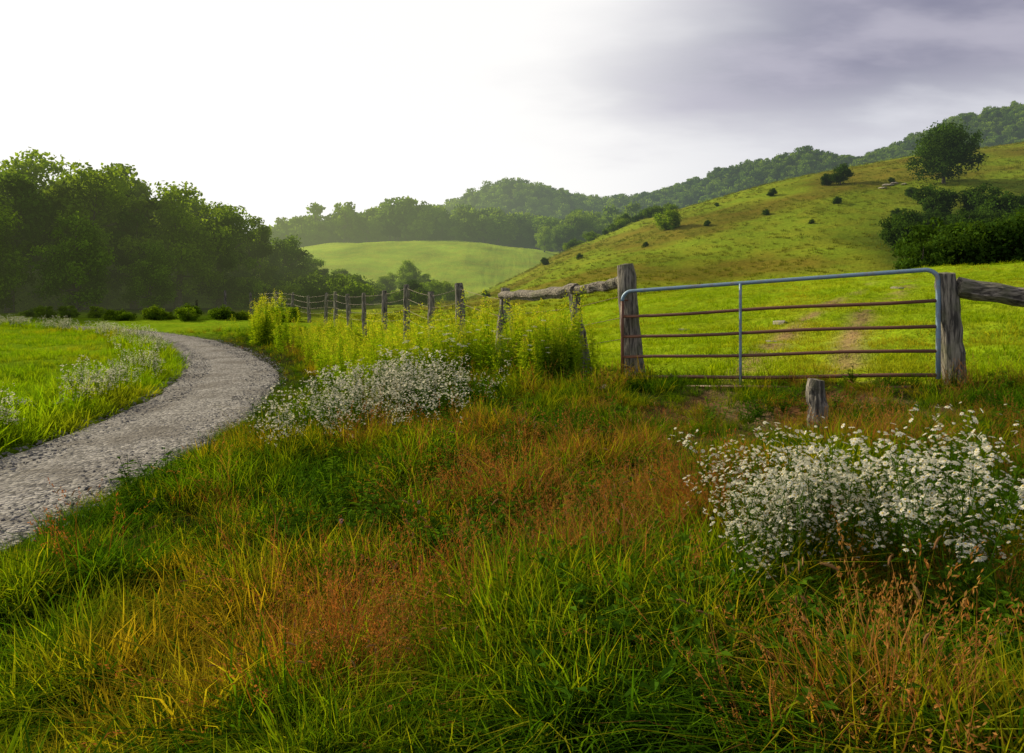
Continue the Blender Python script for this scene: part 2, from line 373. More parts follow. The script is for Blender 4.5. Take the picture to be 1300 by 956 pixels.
# ------------------------------------------------------------------ scatter tool
def scatter(name, pts, idx, scl, protos, tilt=.12, real=True):
    n = len(pts)
    col = bpy.data.collections.new(name + '_kinds')
    for i, o in enumerate(protos):
        o2 = bpy.data.objects.new('%02d_%s' % (i, name), o.data) ; col.objects.link(o2)
    me = bpy.data.meshes.new(name); me.vertices.add(n); me.vertices.foreach_set('co', np.asarray(pts, np.float32).ravel())
    rot = np.c_[rng.normal(0, tilt, n), rng.normal(0, tilt, n), rng.uniform(0, 6.283, n)]
    a = me.attributes.new('rot', 'FLOAT_VECTOR', 'POINT'); a.data.foreach_set('vector', rot.astype(np.float32).ravel())
    s = np.asarray(scl, float)
    if s.ndim == 1: s = np.repeat(s[:, None], 3, 1)
    a = me.attributes.new('scl', 'FLOAT_VECTOR', 'POINT'); a.data.foreach_set('vector', s.astype(np.float32).ravel())
    a = me.attributes.new('idx', 'INT', 'POINT'); a.data.foreach_set('value', np.asarray(idx, np.int32))
    a = me.attributes.new('rnd', 'FLOAT', 'POINT'); a.data.foreach_set('value', rng.random(n).astype(np.float32))
    ob = bpy.data.objects.new(name, me); scene.collection.objects.link(ob)
    ng = bpy.data.node_groups.new(name, 'GeometryNodeTree')
    ng.interface.new_socket('Geometry', in_out='INPUT', socket_type='NodeSocketGeometry')
    ng.interface.new_socket('Geometry', in_out='OUTPUT', socket_type='NodeSocketGeometry')
    gi = ng.nodes.new('NodeGroupInput'); go = ng.nodes.new('NodeGroupOutput')
    ci = ng.nodes.new('GeometryNodeCollectionInfo'); ci.inputs['Collection'].default_value = col
    ci.inputs['Separate Children'].default_value = True; ci.inputs['Reset Children'].default_value = True
    ip = ng.nodes.new('GeometryNodeInstanceOnPoints'); ip.inputs['Pick Instance'].default_value = True
    def na(nm, ty):
        q = ng.nodes.new('GeometryNodeInputNamedAttribute'); q.data_type = ty; q.inputs['Name'].default_value = nm
        return [o for o in q.outputs if o.enabled and o.name == 'Attribute'][0]
    er = ng.nodes.new('FunctionNodeEulerToRotation')
    ng.links.new(na('rot', 'FLOAT_VECTOR'), er.inputs[0]); ng.links.new(er.outputs[0], ip.inputs['Rotation'])
    ng.links.new(na('scl', 'FLOAT_VECTOR'), ip.inputs['Scale']); ng.links.new(na('idx', 'INT'), ip.inputs['Instance Index'])
    ng.links.new(gi.outputs[0], ip.inputs['Points']); ng.links.new(ci.outputs[0], ip.inputs['Instance'])
    last = ip.outputs[0]
    if real:
        for nm in ('rot', 'scl', 'idx'):
            ra = ng.nodes.new('GeometryNodeRemoveAttribute'); ra.inputs['Name'].default_value = nm
            ng.links.new(last, ra.inputs[0]); last = ra.outputs[0]
        rl = ng.nodes.new('GeometryNodeRealizeInstances'); ng.links.new(last, rl.inputs[0]); last = rl.outputs[0]
    ng.links.new(last, go.inputs[0])
    md = ob.modifiers.new('scatter', 'NODES'); md.node_group = ng
    return ob

# ------------------------------------------------------------------ plant prototypes
def blades(mb, n, rad, h0, h1, w, bend, mat=0, segs=3, base_t=0.0):
    r = rad * np.sqrt(rng.random(n)); a = rng.uniform(0, 6.283, n)
    bx_ = r * np.cos(a); by_ = r * np.sin(a)
    ph = a + rng.normal(0, .9, n); h = rng.uniform(h0, h1, n); b = np.abs(rng.normal(bend, bend * .5, n)) + .05
    dx_ = np.cos(ph); dy_ = np.sin(ph); s = np.linspace(0, 1, segs + 1)
    tw = ph + np.pi / 2 + rng.normal(0, .5, n)
    wd = w * rng.uniform(.5, 1.4, n)
    hor = h[:, None] * b[:, None] * s[None] ** 1.8
    zz = h[:, None] * (s[None] - .35 * b[:, None] * s[None] ** 2.6)
    cxx = bx_[:, None] + dx_[:, None] * hor; cyy = by_[:, None] + dy_[:, None] * hor
    ww = wd[:, None] * np.minimum(1, 1.25 * (1 - s[None]) ** .6 + .04) * .5
    Lp = np.stack([cxx - np.cos(tw)[:, None] * ww, cyy - np.sin(tw)[:, None] * ww, zz], -1)
    Rp = np.stack([cxx + np.cos(tw)[:, None] * ww, cyy + np.sin(tw)[:, None] * ww, zz], -1)
    V = np.stack([Lp, Rp], 2).reshape(-1, 3)
    k = (np.arange(n)[:, None] * (segs + 1) * 2 + np.arange(segs)[None] * 2).ravel()
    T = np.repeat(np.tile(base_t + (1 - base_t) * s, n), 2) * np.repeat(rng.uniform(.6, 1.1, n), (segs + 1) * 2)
    mb.add(V, np.c_[k, k + 1, k + 3, k + 2], mat, T)
    tips = np.c_[cxx[:, -1], cyy[:, -1], zz[:, -1]]
    tdir = tips - np.c_[cxx[:, -2], cyy[:, -2], zz[:, -2]]; tdir /= np.linalg.norm(tdir, axis=1)[:, None]
    return tips, tdir

def quads(mb, cen, u, v, mat=0, tint=1.0):
    n = len(cen); V = np.stack([cen - u, cen - v, cen + u, cen + v], 1).reshape(-1, 3)
    k = np.arange(n) * 4; T = np.repeat(np.broadcast_to(tint, (n,)), 4)
    mb.add(V, np.c_[k, k + 1, k + 2, k + 3], mat, T)
def unit(a): return a / (np.linalg.norm(a, axis=-1, keepdims=True) + 1e-9)
def rdir(n): return unit(rng.normal(size=(n, 3)))

def P_grass(nm, n, rad, h0, h1, w, bend, mat, segs=3):
    mb = MB(); blades(mb, n, rad, h0, h1, w, bend, segs=segs); return mb.obj(nm, [mat], link=False)
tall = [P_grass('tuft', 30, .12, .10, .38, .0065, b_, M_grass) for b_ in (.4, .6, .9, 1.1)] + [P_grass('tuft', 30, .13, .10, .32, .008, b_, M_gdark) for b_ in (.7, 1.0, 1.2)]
def P_dry(kind):
    mb = MB()
    if kind == 0:    # rust panicles
        tips, td = blades(mb, 13, .12, .24, .50, .003, .3, 0)
        for t, dv in zip(tips, td):
            q = 18; s = rng.random(q); c = t + dv * (s[:, None] - .6) * .12 + rng.normal(0, .008, (q, 3)) * (1.2 - s[:, None])
            dd = unit(dv + rng.normal(0, .5, (q, 3))); sd = unit(np.cross(dd, rdir(q)))
            quads(mb, c, dd * .007, sd * .002, 0, rng.uniform(.6, 1.1, q))
        blades(mb, 16, .12, .10, .33, .006, .7, 1)
    elif kind == 1:  # foxtail
        tips, td = blades(mb, 5, .11, .32, .54, .0025, .38, 1)
        for t, dv in zip(tips, td):
            L_ = rng.uniform(.03, .055); s = np.linspace(0, 1, 4); dn = np.array([0, 0, -.4])
            path = t + dv * L_ * s[:, None] + dn * (s[:, None] ** 2) * L_ * .8
            tube(mb, path, np.array([.0018, .0034, .0032, .001]), 5, 0, rng.uniform(.6, 1.0), caps=False)
            q = 14; i_ = rng.integers(0, 4, q); dd = unit(rdir(q) + dv); sd = unit(np.cross(dd, rdir(q)))
            quads(mb, path[i_] + rng.normal(0, .002, (q, 3)), dd * .006, sd * .0005, 0, 1.)
        blades(mb, 22, .12, .12, .36, .006, .7, 1)
        return mb.obj('fox', [M_tan, M_grass], link=False)
    else:
        blades(mb, 26, .13, .12, .42, .0045, .6, 0)
        blades(mb, 12, .12, .10, .32, .006, .7, 1)
    return mb.obj('dry', [M_dry, M_grass], link=False)
dry = [P_dry(0), P_dry(0), P_dry(2), P_dry(2), P_dry(1), P_dry(1)]

def leafy_stem(mb, p0, p1, nleaf, ll, lw, mat, bend=.5, taper=.5, r=.003, ns=4):
    s = np.linspace(0, 1, ns)[:, None]; side = rdir(1)[0] * .05 * np.linalg.norm(p1 - p0)
    path = p0 + (p1 - p0) * s + side * np.sin(s * np.pi)
    tube(mb, path, np.linspace(r, r * .5, ns), 3, mat, .6, caps=False)
    if nleaf:
        u = rng.uniform(.05, 1, nleaf); c = np.stack([np.interp(u, s[:, 0], path[:, i]) for i in range(3)], 1)
        a = np.arange(nleaf) * 2.4 + rng.normal(0, .3, nleaf)
        out = np.c_[np.cos(a), np.sin(a), rng.uniform(.1, .9, nleaf)]; out = unit(out)
        Ls = ll * (1 - taper * u) * rng.uniform(.7, 1.2, nleaf)
        sd = unit(np.cross(out, [0, 0, 1.])) * (lw * (1 - taper * u))[:, None]
        mid = c + out * Ls[:, None] * .5; tip = c + out * Ls[:, None] * .95 - np.c_[np.zeros(nleaf), np.zeros(nleaf), Ls * bend * .5]
        V = np.stack([c, mid - sd, tip, mid + sd], 1).reshape(-1, 3); k_ = np.arange(nleaf) * 4
        mb.add(V, np.c_[k_, k_ + 1, k_ + 2, k_ + 3], mat, np.repeat(rng.uniform(.3, .8, nleaf) + .3 * u, 4))
    return path
def flower(mb, c, nrm, r, np_=8):
    nrm = unit(nrm); u = unit(np.cross(nrm, [.3, .8, .1])); v = np.cross(nrm, u)
    a = np.arange(np_) * 2 * np.pi / np_ + rng.random() * 2
    rr = r * rng.uniform(.85, 1.1, np_)
    dirs = np.cos(a)[:, None] * u + np.sin(a)[:, None] * v; per = -np.sin(a)[:, None] * u + np.cos(a)[:, None] * v
    mid = c + dirs * rr[:, None] * .62 - nrm * r * .02; wv = per * r * .24
    tip = c + dirs * rr[:, None] - nrm * r * .18
    V = np.stack([np.repeat(c[None], np_, 0), mid - wv, tip, mid + wv], 1).reshape(-1, 3); k_ = np.arange(np_) * 4
    mb.add(V, np.c_[k_, k_ + 1, k_ + 2, k_ + 3], 1, 1.)
    quads(mb, (c + nrm * r * .12)[None], (u * r * .3)[None], (v * r * .3)[None], 2, 1.)
def P_aster(h=.52, stems=5, nf=8, fr=.0115):
    mb = MB()
    for i in range(stems):
        a = rng.uniform(0, 6.28); b = np.array([math.cos(a) * .05, math.sin(a) * .05, 0.])
        top = np.array([math.cos(a) * rng.uniform(.03, .24), math.sin(a) * rng.uniform(.03, .24), h * rng.uniform(.5, 1.1)])
        path = leafy_stem(mb, b, top, 24, .07, .006, 0)
        for j in range(nf):
            s0 = rng.uniform(.6, 1.0); p0 = b + (top - b) * s0
            e_ = p0 + np.array([rng.normal(0, .05), rng.normal(0, .05), rng.uniform(.02, .12)])
            leafy_stem(mb, p0, e_, 3, .03, .003, 0, r=.0012, ns=2)
            for q in range(rng.integers(1, 5)):
                c = e_ + rng.normal(0, .014, 3)
                flower(mb, c, np.array([rng.normal(0, .6), rng.normal(0, .6), 1.]), fr * rng.uniform(.5, 1.25))
    return mb.obj('aster', [M_weed, M_petal, M_eye], link=False)
aster = [P_aster() for i in range(4)]
def P_golden(h=1.15, plume=True):
    mb = MB()
    for i in range(7):
        a = rng.uniform(0, 6.28); r = rng.uniform(.02, .14); hh_ = h * rng.uniform(.55, 1.08)
        b = np.array([math.cos(a) * r, math.sin(a) * r, 0.]); top = b + np.array([rng.normal(0, .09), rng.normal(0, .09), hh_])
        leafy_stem(mb, b, top, 60, .13, .013, 0, bend=.3, taper=.5, r=.004)
        if plume:
            q = 26; s = rng.random(q); c = top + np.c_[rng.normal(0, .022, q), rng.normal(0, .022, q), (s - .7) * .2]
            dd = unit(rdir(q) + [0, 0, .8]); sd = unit(np.cross(dd, rdir(q)))
            quads(mb, c, dd * .018, sd * .005, 1, rng.uniform(.6, 1.1, q))
    return mb.obj('goldenrod', [M_gold, M_goldt], link=False)
golden = [P_golden() for i in range(4)]
def P_lace():
    mb = MB()
    for i in range(3):
        top = np.array([rng.normal(0, .14), rng.normal(0, .14), rng.uniform(.75, 1.0)])
        leafy_stem(mb, np.array([rng.normal(0, .03), rng.normal(0, .03), 0.]), top, 14, .09, .006, 0)
        q = 50; a = rng.uniform(0, 6.28, q); r = .045 * np.sqrt(rng.random(q))
        c = top + np.c_[np.cos(a) * r, np.sin(a) * r, .03 - r * r * 5 + rng.normal(0, .003, q)]
        uu = np.c_[np.cos(a), np.sin(a), rng.normal(0, .3, q)] * .005; vv = np.c_[-np.sin(a), np.cos(a), rng.normal(0, .3, q)] * .005
        quads(mb, c, uu, vv, 1, 1.)
    return mb.obj('lace', [M_weed, M_petal], link=False)
lace = [P_lace(), P_lace()]
def P_weed(pink=False):
    mb = MB()
    for i in range(9):
        a = rng.uniform(0, 6.28); top = np.array([math.cos(a) * rng.uniform(.04, .16), math.sin(a) * rng.uniform(.04, .16), rng.uniform(.1, .26)])
        leafy_stem(mb, np.zeros(3), top, 9, .06, .014, 0, taper=.1)
        if pink and i < 1:
            q = 40; dd = rdir(q); c = top + dd * .008 + [0, 0, .012]; quads(mb, c, dd * .004, unit(np.cross(dd, rdir(q))) * .002, 1, 1.)
    return mb.obj('weed', [M_weed, M_pink], link=False)
weeds = [P_weed(), P_weed(), P_weed(), P_weed(True)]
past = [P_grass('pt', 24, .16, .03, .11, .008, .8, M_past, 2) for i in range(3)] + [P_grass('pt', 24, .14, .06, .2, .007, .6, M_past, 2)]
field = [P_grass('ft', 26, .18, .08, .24, .010, .6, M_field, 2) for i in range(3)]
tus = [P_grass('ht', 22, .30, .10, .34, .04, .5, M_tus, 2) for i in range(3)]

# ------------------------------------------------------------------ tree prototypes
def P_tree(nm, Ht, cr, nl, ls, K=60, zc=.58, zr=.42, mat=M_tree, trunk=True, bl=(.18, .33)):
    mb = MB()
    dirs = rdir(K); rad = rng.random(K) ** .45
    cen = dirs * rad[:, None] * np.array([cr, cr, zr * Ht]) * .82 + [0, 0, zc * Ht]
    cen[:, 0] += .15 * cr * np.sin(cen[:, 2] / Ht * 5 + rng.random() * 6)
    br = cr * rng.uniform(bl[0], bl[1], K)
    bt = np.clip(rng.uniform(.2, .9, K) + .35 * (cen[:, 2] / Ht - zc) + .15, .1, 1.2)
    w = br ** 2; k_ = rng.choice(K, nl, p=w / w.sum())
    dd = rdir(nl); rr = br[k_] * (rng.random(nl) ** .4) * (1 + .15 * rng.normal(size=nl))
    c = cen[k_] + dd * rr[:, None] * [1, 1, .75]
    c[:, 2] = np.maximum(c[:, 2], .05)
    nrm = unit(dd * .9 + rdir(nl) * .8); u = unit(np.cross(nrm, rdir(nl))); v = np.cross(nrm, u)
    sz = ls * rng.uniform(.5, 1.3, nl)
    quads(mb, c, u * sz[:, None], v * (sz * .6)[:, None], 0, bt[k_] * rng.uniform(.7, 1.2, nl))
    if trunk:
        pth = np.array([[0, 0, -.3], [.05, 0, Ht * .15], [.12, .1, Ht * .35], [.1, .2, Ht * .6], [0, .1, Ht * .82]])
        r0 = Ht * .022; tube(mb, pth, [r0 * 1.5, r0, r0 * .8, r0 * .5, r0 * .15], 8, 1, 1.)
        for j in rng.choice(K, min(18, K), False):
            s0 = rng.uniform(.2, .65); st = np.array([.1, .12, Ht * s0]); en = cen[j]
            md_ = (st + en) / 2 + [0, 0, -.03 * Ht]
            tube(mb, np.array([st, md_, en]), [r0 * .4, r0 * .25, r0 * .08], 5, 1, 1.)
    return mb.obj(nm, [mat, M_bark], link=False)
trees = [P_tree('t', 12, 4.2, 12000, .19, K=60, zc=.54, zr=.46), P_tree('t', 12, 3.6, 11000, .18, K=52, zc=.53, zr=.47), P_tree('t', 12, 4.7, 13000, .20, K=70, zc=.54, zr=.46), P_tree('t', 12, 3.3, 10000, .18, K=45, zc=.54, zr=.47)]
oak = P_tree('oak', 9, 5.0, 15000, .17, K=110, zc=.5, zr=.46, mat=M_treed, bl=(.16, .28))
scrub = [P_tree('sc', 5, 2.6, 5000, .15, K=36, zc=.48, zr=.5, mat=M_treed, bl=(.2, .38)) for i in range(2)]
treel = [P_tree('tl', 12, 4.2, 12000, .18, K=80, zc=.5, zr=.48, mat=M_treel)]
bush = [P_tree('b', 3, 2.2, 4500, .12, K=30, zc=.45, zr=.5, trunk=True, bl=(.22, .4)), P_tree('b', 3, 1.8, 4000, .11, K=24, zc=.45, zr=.5, mat=M_treed, bl=(.22, .4)),
        P_tree('b', 3, 2.0, 4000, .12, K=26, zc=.45, zr=.5, mat=M_treel, bl=(.22, .4))]
far = [P_tree('f', 12, 4.6, 1300, .6, K=24, zc=.52, zr=.46, mat=mt_, bl=(.28, .45)) for mt_ in (M_tree, M_tree, M_treed, M_tree)]

def place(name, proto, x, y, s, sink=.1, sz=None):
    o = bpy.data.objects.new(name, proto.data); scene.collection.objects.link(o)
    o.location = (x, y, float(H(np.array([x]), np.array([y]))[0]) - sink)
    o.scale = (s, s, s if sz is None else sz); o.rotation_euler = (0, 0, rng.uniform(0, 6.28)); return o

# ------------------------------------------------------------------ scatter vegetation
def polar(n, r0, r1, mode, th=46):
    th = math.radians(th); a = rng.uniform(-th, th, n); u = rng.random(n)
    r = r0 * (r1 / r0) ** u if mode == 'log' else r0 + (r1 - r0) * u
    return np.sin(a) * r, np.cos(a) * r
def both(n1, n2, r0, r1, th=46):
    a = polar(n1, r0, r1, 'log', th); b = polar(n2, r0, r1, 'lin', th); return np.r_[a[0], b[0]], np.r_[a[1], b[1]]
def P3(x, y, rd=None, sink=.01): return np.c_[x, y, H(x, y, rd) - sink]

# verge / foreground meadow: distinct tussocks with lower, darker gaps between
x, y = both(15500, 8500, 2.1, 36)
rd = road_d(x, y)
edge = .93 + (vnoise(x * 1.6, y * 1.6, 2) - .5) * .42
cl = vnoise(x / .36, y / .36, 90) * .6 + vnoise(x / .95, y / .95, 91) * .4
rt = rut_f(x, y)
ok = (rd > edge) & ~left_of_road(x, y) & ~(beyond_fence(x, y)) & (np.hypot(x - 2.7, y - 6.1) > .35) & (rng.random(len(x)) < .3 + 1.3 * cl) & (rng.random(len(x)) > rt * .8)
x, y, rd, cl, rt = x[ok], y[ok], rd[ok], cl[ok], rt[ok]
dryf = fbm(x / .8, y / .8, 12)
core = np.exp(-(((x + .2) / 1.2) ** 2 + ((y - 5.2) / 1.7) ** 2)) * .36 + np.exp(-(((x - 1.2) / 1.0) ** 2 + ((y - 2.7) / .5) ** 2)) * .16
core -= .12 * np.exp(-((x + 2.3) / .7) ** 2) + .06 * sst(7.5, 9, y)
isdry = ((dryf + core + rng.normal(0, .09, len(x))) > .64) & (rng.random(len(x)) < .8)
idx = np.where(isdry, rng.choice([7, 8, 9, 10, 11, 12], len(x), p=[.2, .2, .23, .23, .07, .07]), rng.choice(7, len(x), p=[.2, .2, .15, .15, .1, .1, .1]))
grn = vnoise(x / .5, y / .5, 93) > .62
idx = np.where(grn & ~isdry, rng.integers(4, 7, len(x)), idx)
nearroad = sst(.9, 2.0, rd)
s = (.45 + .55 * nearroad) * rng.uniform(.6, 1.15, len(x)) * (.32 + 1.2 * cl) * (1 - .5 * rt)
s *= 1 - .5 * np.exp(-(((x - 3.2) / 2.4) ** 2 + ((y - 7.2) / 1.5) ** 2))     # trampled in front of the gate
scatter('meadow_grass', P3(x, y, rd), idx, s, tall + dry, tilt=.24)
# low dense under-growth so that soil hardly shows
x, y = both(5500, 2500, 2.1, 15); rd = road_d(x, y); ok = (rd > 1.0) & ~left_of_road(x, y) & ~beyond_fence(x, y) & (rng.random(len(x)) > rut_f(x, y)); x, y, rd = x[ok], y[ok], rd[ok]
scatter('turf_undergrowth', P3(x, y, rd), rng.integers(3, 7, len(x)), rng.uniform(.25, .5, len(x)), tall)
# broad-leaf weeds
x, y = polar(1300, 2.2, 13, 'log'); rd = road_d(x, y); ok = (rd > 1.2) & ~left_of_road(x, y) & ~beyond_fence(x, y) & (vnoise(x / .8, y / .8, 95) > .45); x, y, rd = x[ok], y[ok], rd[ok]
scatter('broadleaf_weeds', P3(x, y, rd), rng.choice(4, len(x), p=[.33, .33, .32, .02]), rng.uniform(.6, 1.3, len(x)), weeds)
# pasture
x, y = both(15000, 9000, 6.5, 48)
ok = beyond_fence(x, y); x, y = x[ok], y[ok]
rut = np.zeros(len(x))
for off in (-.75, .75):
    xr = np.interp(y, [6, 8.8, 12, 17, 24, 34], [3.0, 3.4, 4.9, 7.6, 12.5, 18]) + off
    rut = np.maximum(rut, np.exp(-((x - xr) / .32) ** 2) * sst(34, 22, y))
ok = rng.random(len(x)) > rut * .95; x, y = x[ok], y[ok]
s = rng.uniform(.6, 1.3, len(x)) * (.3 + 1.4 * fbm(x / 1.2, y / 1.2, 15))
scatter('pasture_grass', P3(x, y), rng.choice(4, len(x), p=[.3, .3, .2, .2]), s, past, tilt=.2)
# field left of the road
x, y = both(12000, 9500, 6, 68); rd = road_d(x, y)
ok = left_of_road(x, y) & (rd > .92 + .3 * vnoise(x * 1.5, y * 1.5, 4)); x, y, rd = x[ok], y[ok], rd[ok]
scatter('field_grass', P3(x, y, rd), rng.integers(0, 3, len(x)), rng.uniform(.6, 1.3, len(x)) * (.6 + .7 * fbm(x / 2, y / 2, 16)) * (1 + 1.1 * np.exp(-((rd - 1.8) / .6) ** 2)), field)
# hill tussocks
x = rng.uniform(-12, 100, 18000); y = rng.uniform(38, 116, 18000); ok = (x / y < .95) & (fbm(x / 8, y / 5, 33) + rng.normal(0, .16, len(x)) > .48); x, y = x[ok], y[ok]
scatter('hillside_tussocks', P3(x, y), rng.integers(0, 3, len(x)), rng.uniform(.4, 1.0, len(x)), tus)

# asters
def blob(cx_, cy_, sx_, sy_, n): return rng.normal(cx_, sx_, n), rng.normal(cy_, sy_, n)
def many(lst):
    a = [blob(*q) for q in lst]; return np.concatenate([q[0] for q in a]), np.concatenate([q[1] for q in a])
x, y = many([(1.2, 3.2, .14, .15, 20), (1.5, 3.25, .16, .16, 13), (1.85, 3.05, .15, .15, 8), (1.35, 3.8, .22, .15, 5), (2.2, 3.3, .15, .15, 4), (1.05, 2.85, .1, .1, 3), (1.6, 2.75, .1, .1, 3),
             (-1.6, 8.4, .28, .6, 44), (-1.2, 9.2, .3, .4, 26), (-2.1, 8.0, .3, .7, 14), (-.7, 9.0, .3, .4, 8), (-2.5, 7.2, .2, .6, 5), (-1.4, 7.2, .25, .4, 12), (-1.0, 6.5, .25, .3, 4)])
rd = road_d(x, y); ok = rd > 1.2; x, y, rd = x[ok], y[ok], rd[ok]
scatter('white_asters', P3(x, y, rd), rng.integers(0, 4, len(x)), rng.uniform(.65, 1.25, len(x)), aster)
# roadside asters along the far verge of the road
i_ = rng.integers(150, 620, 520); o_ = -(1.25 + np.abs(rng.normal(0, .5, 520)))
ok = vnoise(RY[i_] * .5, RX[i_] * .5, 50) + rng.normal(0, .18, 520) > .40; i_ = i_[ok]; o_ = o_[ok]
x = RX[i_] + nxn[i_] * o_; y = RY[i_] + nyn[i_] * o_
ok = (y > 6.5); x, y = x[ok], y[ok]
scatter('roadside_asters', P3(x, y), rng.integers(0, 4, len(x)), rng.uniform(.6, 1.1, len(x)), aster)
# goldenrod
x, y = many([(-.9, 12.0, .9, .6, 70), (.25, 10.9, .5, .4, 44), (-2.4, 13.3, .5, 1.0, 42), (-3.9, 16.5, .5, 1.4, 30), (-5.8, 20.5, .6, 1.8, 24), (.7, 10.3, .2, .2, 14), (-8.3, 24, .3, .4, 18), (-1.8, 11.3, .4, .4, 18), (-10, 29, .6, 1.5, 12)])
rd = road_d(x, y); ok = (rd > 1.6) & ~beyond_fence(x + .25, y + .25); x, y, rd = x[ok], y[ok], rd[ok]
gs = rng.uniform(.65, 1.15, len(x)) * np.interp(y, [10, 13, 16, 40], [1.08, 1.0, .86, .82]); gs = np.where(np.hypot(x + 8.3, y - 24) < 1.2, gs * 1.7, gs)
scatter('goldenrod_plants', P3(x, y, rd), rng.integers(0, 4, len(x)), gs, golden)
x, y = many([(-.6, 10.1, .6, .4, 9), (.3, 9.9, .4, .3, 4), (-1.2, 10.6, .5, .4, 6)])
scatter('queen_annes_lace', P3(x, y), rng.integers(0, 2, len(x)), rng.uniform(.7, 1.0, len(x)), lace)

# pebbles on road
def pebble(sd, sub=2):
    bm_ = bmesh.new(); bmesh.ops.create_icosphere(bm_, subdivisions=sub, radius=1)
    for v in bm_.verts:
        f_ = 1 + .28 * math.sin(v.co.x * 3.1 + sd) * math.cos(v.co.y * 2.7 + sd * 2) + .14 * math.sin(v.co.z * 5 + sd * 3)
        v.co = Vector((v.co.x * f_ * 1.15, v.co.y * f_ * .9, v.co.z * f_ * .6))
    me = bpy.data.meshes.new('pebble'); bm_.to_mesh(me); bm_.free(); return me
def pobj(sd, mat):
    me = pebble(sd, 1); me.materials.append(mat); return bpy.data.objects.new('pebble', me)
pebs = [pobj(i * 1.7, M_peb) for i in range(4)]
i_ = np.where(rng.random(11000) < .6, rng.integers(140, 330, 11000), rng.integers(120, 460, 11000))
o_ = rng.uniform(-1.12, 1.12, 11000); o_ = np.sign(o_) * np.abs(o_) ** .8
x = RX[i_] + nxn[i_] * o_; y = RY[i_] + nyn[i_] * o_
x = x + rng.normal(0, .05, len(x)); y = y + rng.normal(0, .05, len(y))
scatter('road_gravel_stones', np.c_[x, y, Hb(x, y) + .006], rng.integers(0, 4, 11000), rng.uniform(.005, .015, 11000) * rng.uniform(.6, 1.6, 11000), pebs, tilt=.3)

# ------------------------------------------------------------------ woodland on the left
pts = [(-46, 56, 1.22), (-41, 58, 1.12), (-36.5, 61, 1.12), (-52, 58, 1.2), (-34, 64, .98), (-31, 66, 1.06), (-38, 68, 1.2), (-28.5, 69, .9),
       (-44, 64, 1.3), (-32, 73, 1.0), (-27.5, 76, .85), (-36, 76, 1.1), (-50, 66, 1.3), (-58, 62, 1.25), (-41, 72, 1.2), (-26.5, 84, .72), (-31, 82, .85),
       (-25.5, 92, .58), (-47, 74, 1.25), (-30, 92, .75), (-36, 88, .9), (-65, 64, 1.3), (-57, 72, 1.3), (-29, 100, .62), (-25, 103, .5)]
px = np.array([p[0] for p in pts], float); py = np.array([p[1] for p in pts], float); ps = np.array([p[2] for p in pts])
ex = rng.uniform(-85, -45, 26); ey = rng.uniform(66, 110, 26)
px = np.r_[px, ex]; py = np.r_[py, ey]; ps = np.r_[ps, rng.uniform(.9, 1.1, 26)]
scatter('woodland_trees', P3(px, py, sink=.5), rng.integers(0, 5, len(px)), ps * 1.04, trees + treel, tilt=.03, real=False)
place('light_green_tree', treel[0], -34.5, 56.5, .78, .8)
place('light_green_tree', treel[0], -40.5, 54, .9, .8)
place('light_green_tree', treel[0], -31.0, 61, .62, .8)
# shrubs along wood edge
bx_ = np.linspace(-54, -22, 48); by_ = 54.5 + (bx_ + 50) * .95 + rng.normal(0, 1.2, 48)
bx2 = rng.uniform(-27, -17, 22); by2 = rng.uniform(70, 96, 22)
scatter('woodland_shrubs', P3(np.r_[bx_, bx2], np.r_[by_, by2], sink=.3), rng.choice(3, 70, p=[.45, .3, .25]), rng.uniform(.7, 1.5, 70), bush, tilt=.05, real=False)
bx_ = np.linspace(-44, -14, 26) + rng.normal(0, .6, 26); by_ = np.interp(bx_, [-44, -30, -20, -14], [52.5, 48, 46, 47]) + rng.normal(0, 1.2, 26)
scatter('roadside_shrubs', P3(bx_, by_, sink=.15), rng.choice([0, 2, 2], 26), rng.uniform(.2, .5, 26), bush, tilt=.05, real=False)
# small trees in the valley
for q, (a, b, s_) in enumerate([(-15.5, 108, .58), (-12.8, 106, .42), (-19, 110, .42)]): place('field_maple_tree', treel[0] if q == 0 else trees[q], a, b, s_, .5)
x = rng.uniform(-32, -8, 40); y = rng.uniform(78, 112, 40)
scatter('valley_shrubs', P3(x, y, sink=.2), rng.integers(0, 3, 40), rng.uniform(.5, 1.2, 40), bush, real=False)

# ------------------------------------------------------------------ right hill trees
place('oak_tree', oak, 51.0, 84, .92, .6, .95)
for a, b, s_ in [(42.5, 92, .95), (41.2, 93, .6), (34, 93, .42), (19.3, 88, 1.0), (4.2, 90, .4), (-2.8, 78, .35), (28, 97, .25), (47, 88, .3), (23, 84, .3), (37.5, 82, .35), (15, 80, .25), (45, 80, .5), (32, 76, .22), (30, 84, .3), (8, 84, .3), (40, 74, .4)]:
    place('hawthorn_bush', bush[2 if a == 19.3 else 1], a, b, s_, .15)
x = rng.uniform(22, 60, 150); y = rng.uniform(42, 72, 150); ok = (x / y > .53 + .06 * rng.random(150)) & (x / y < .9); x, y = x[ok], y[ok]
scatter('hillside_scrub_trees', P3(x, y, sink=.4), rng.integers(0, 2, len(x)), rng.uniform(.4, 1.0, len(x)), scrub, tilt=.05, real=False)
x = rng.uniform(9, 26, 30); y = rng.uniform(108, 118, 30)
scatter('ridge_shrubs', P3(x, y, sink=.2), rng.integers(0, 2, 30), rng.uniform(.3, .75, 30), bush, real=False)
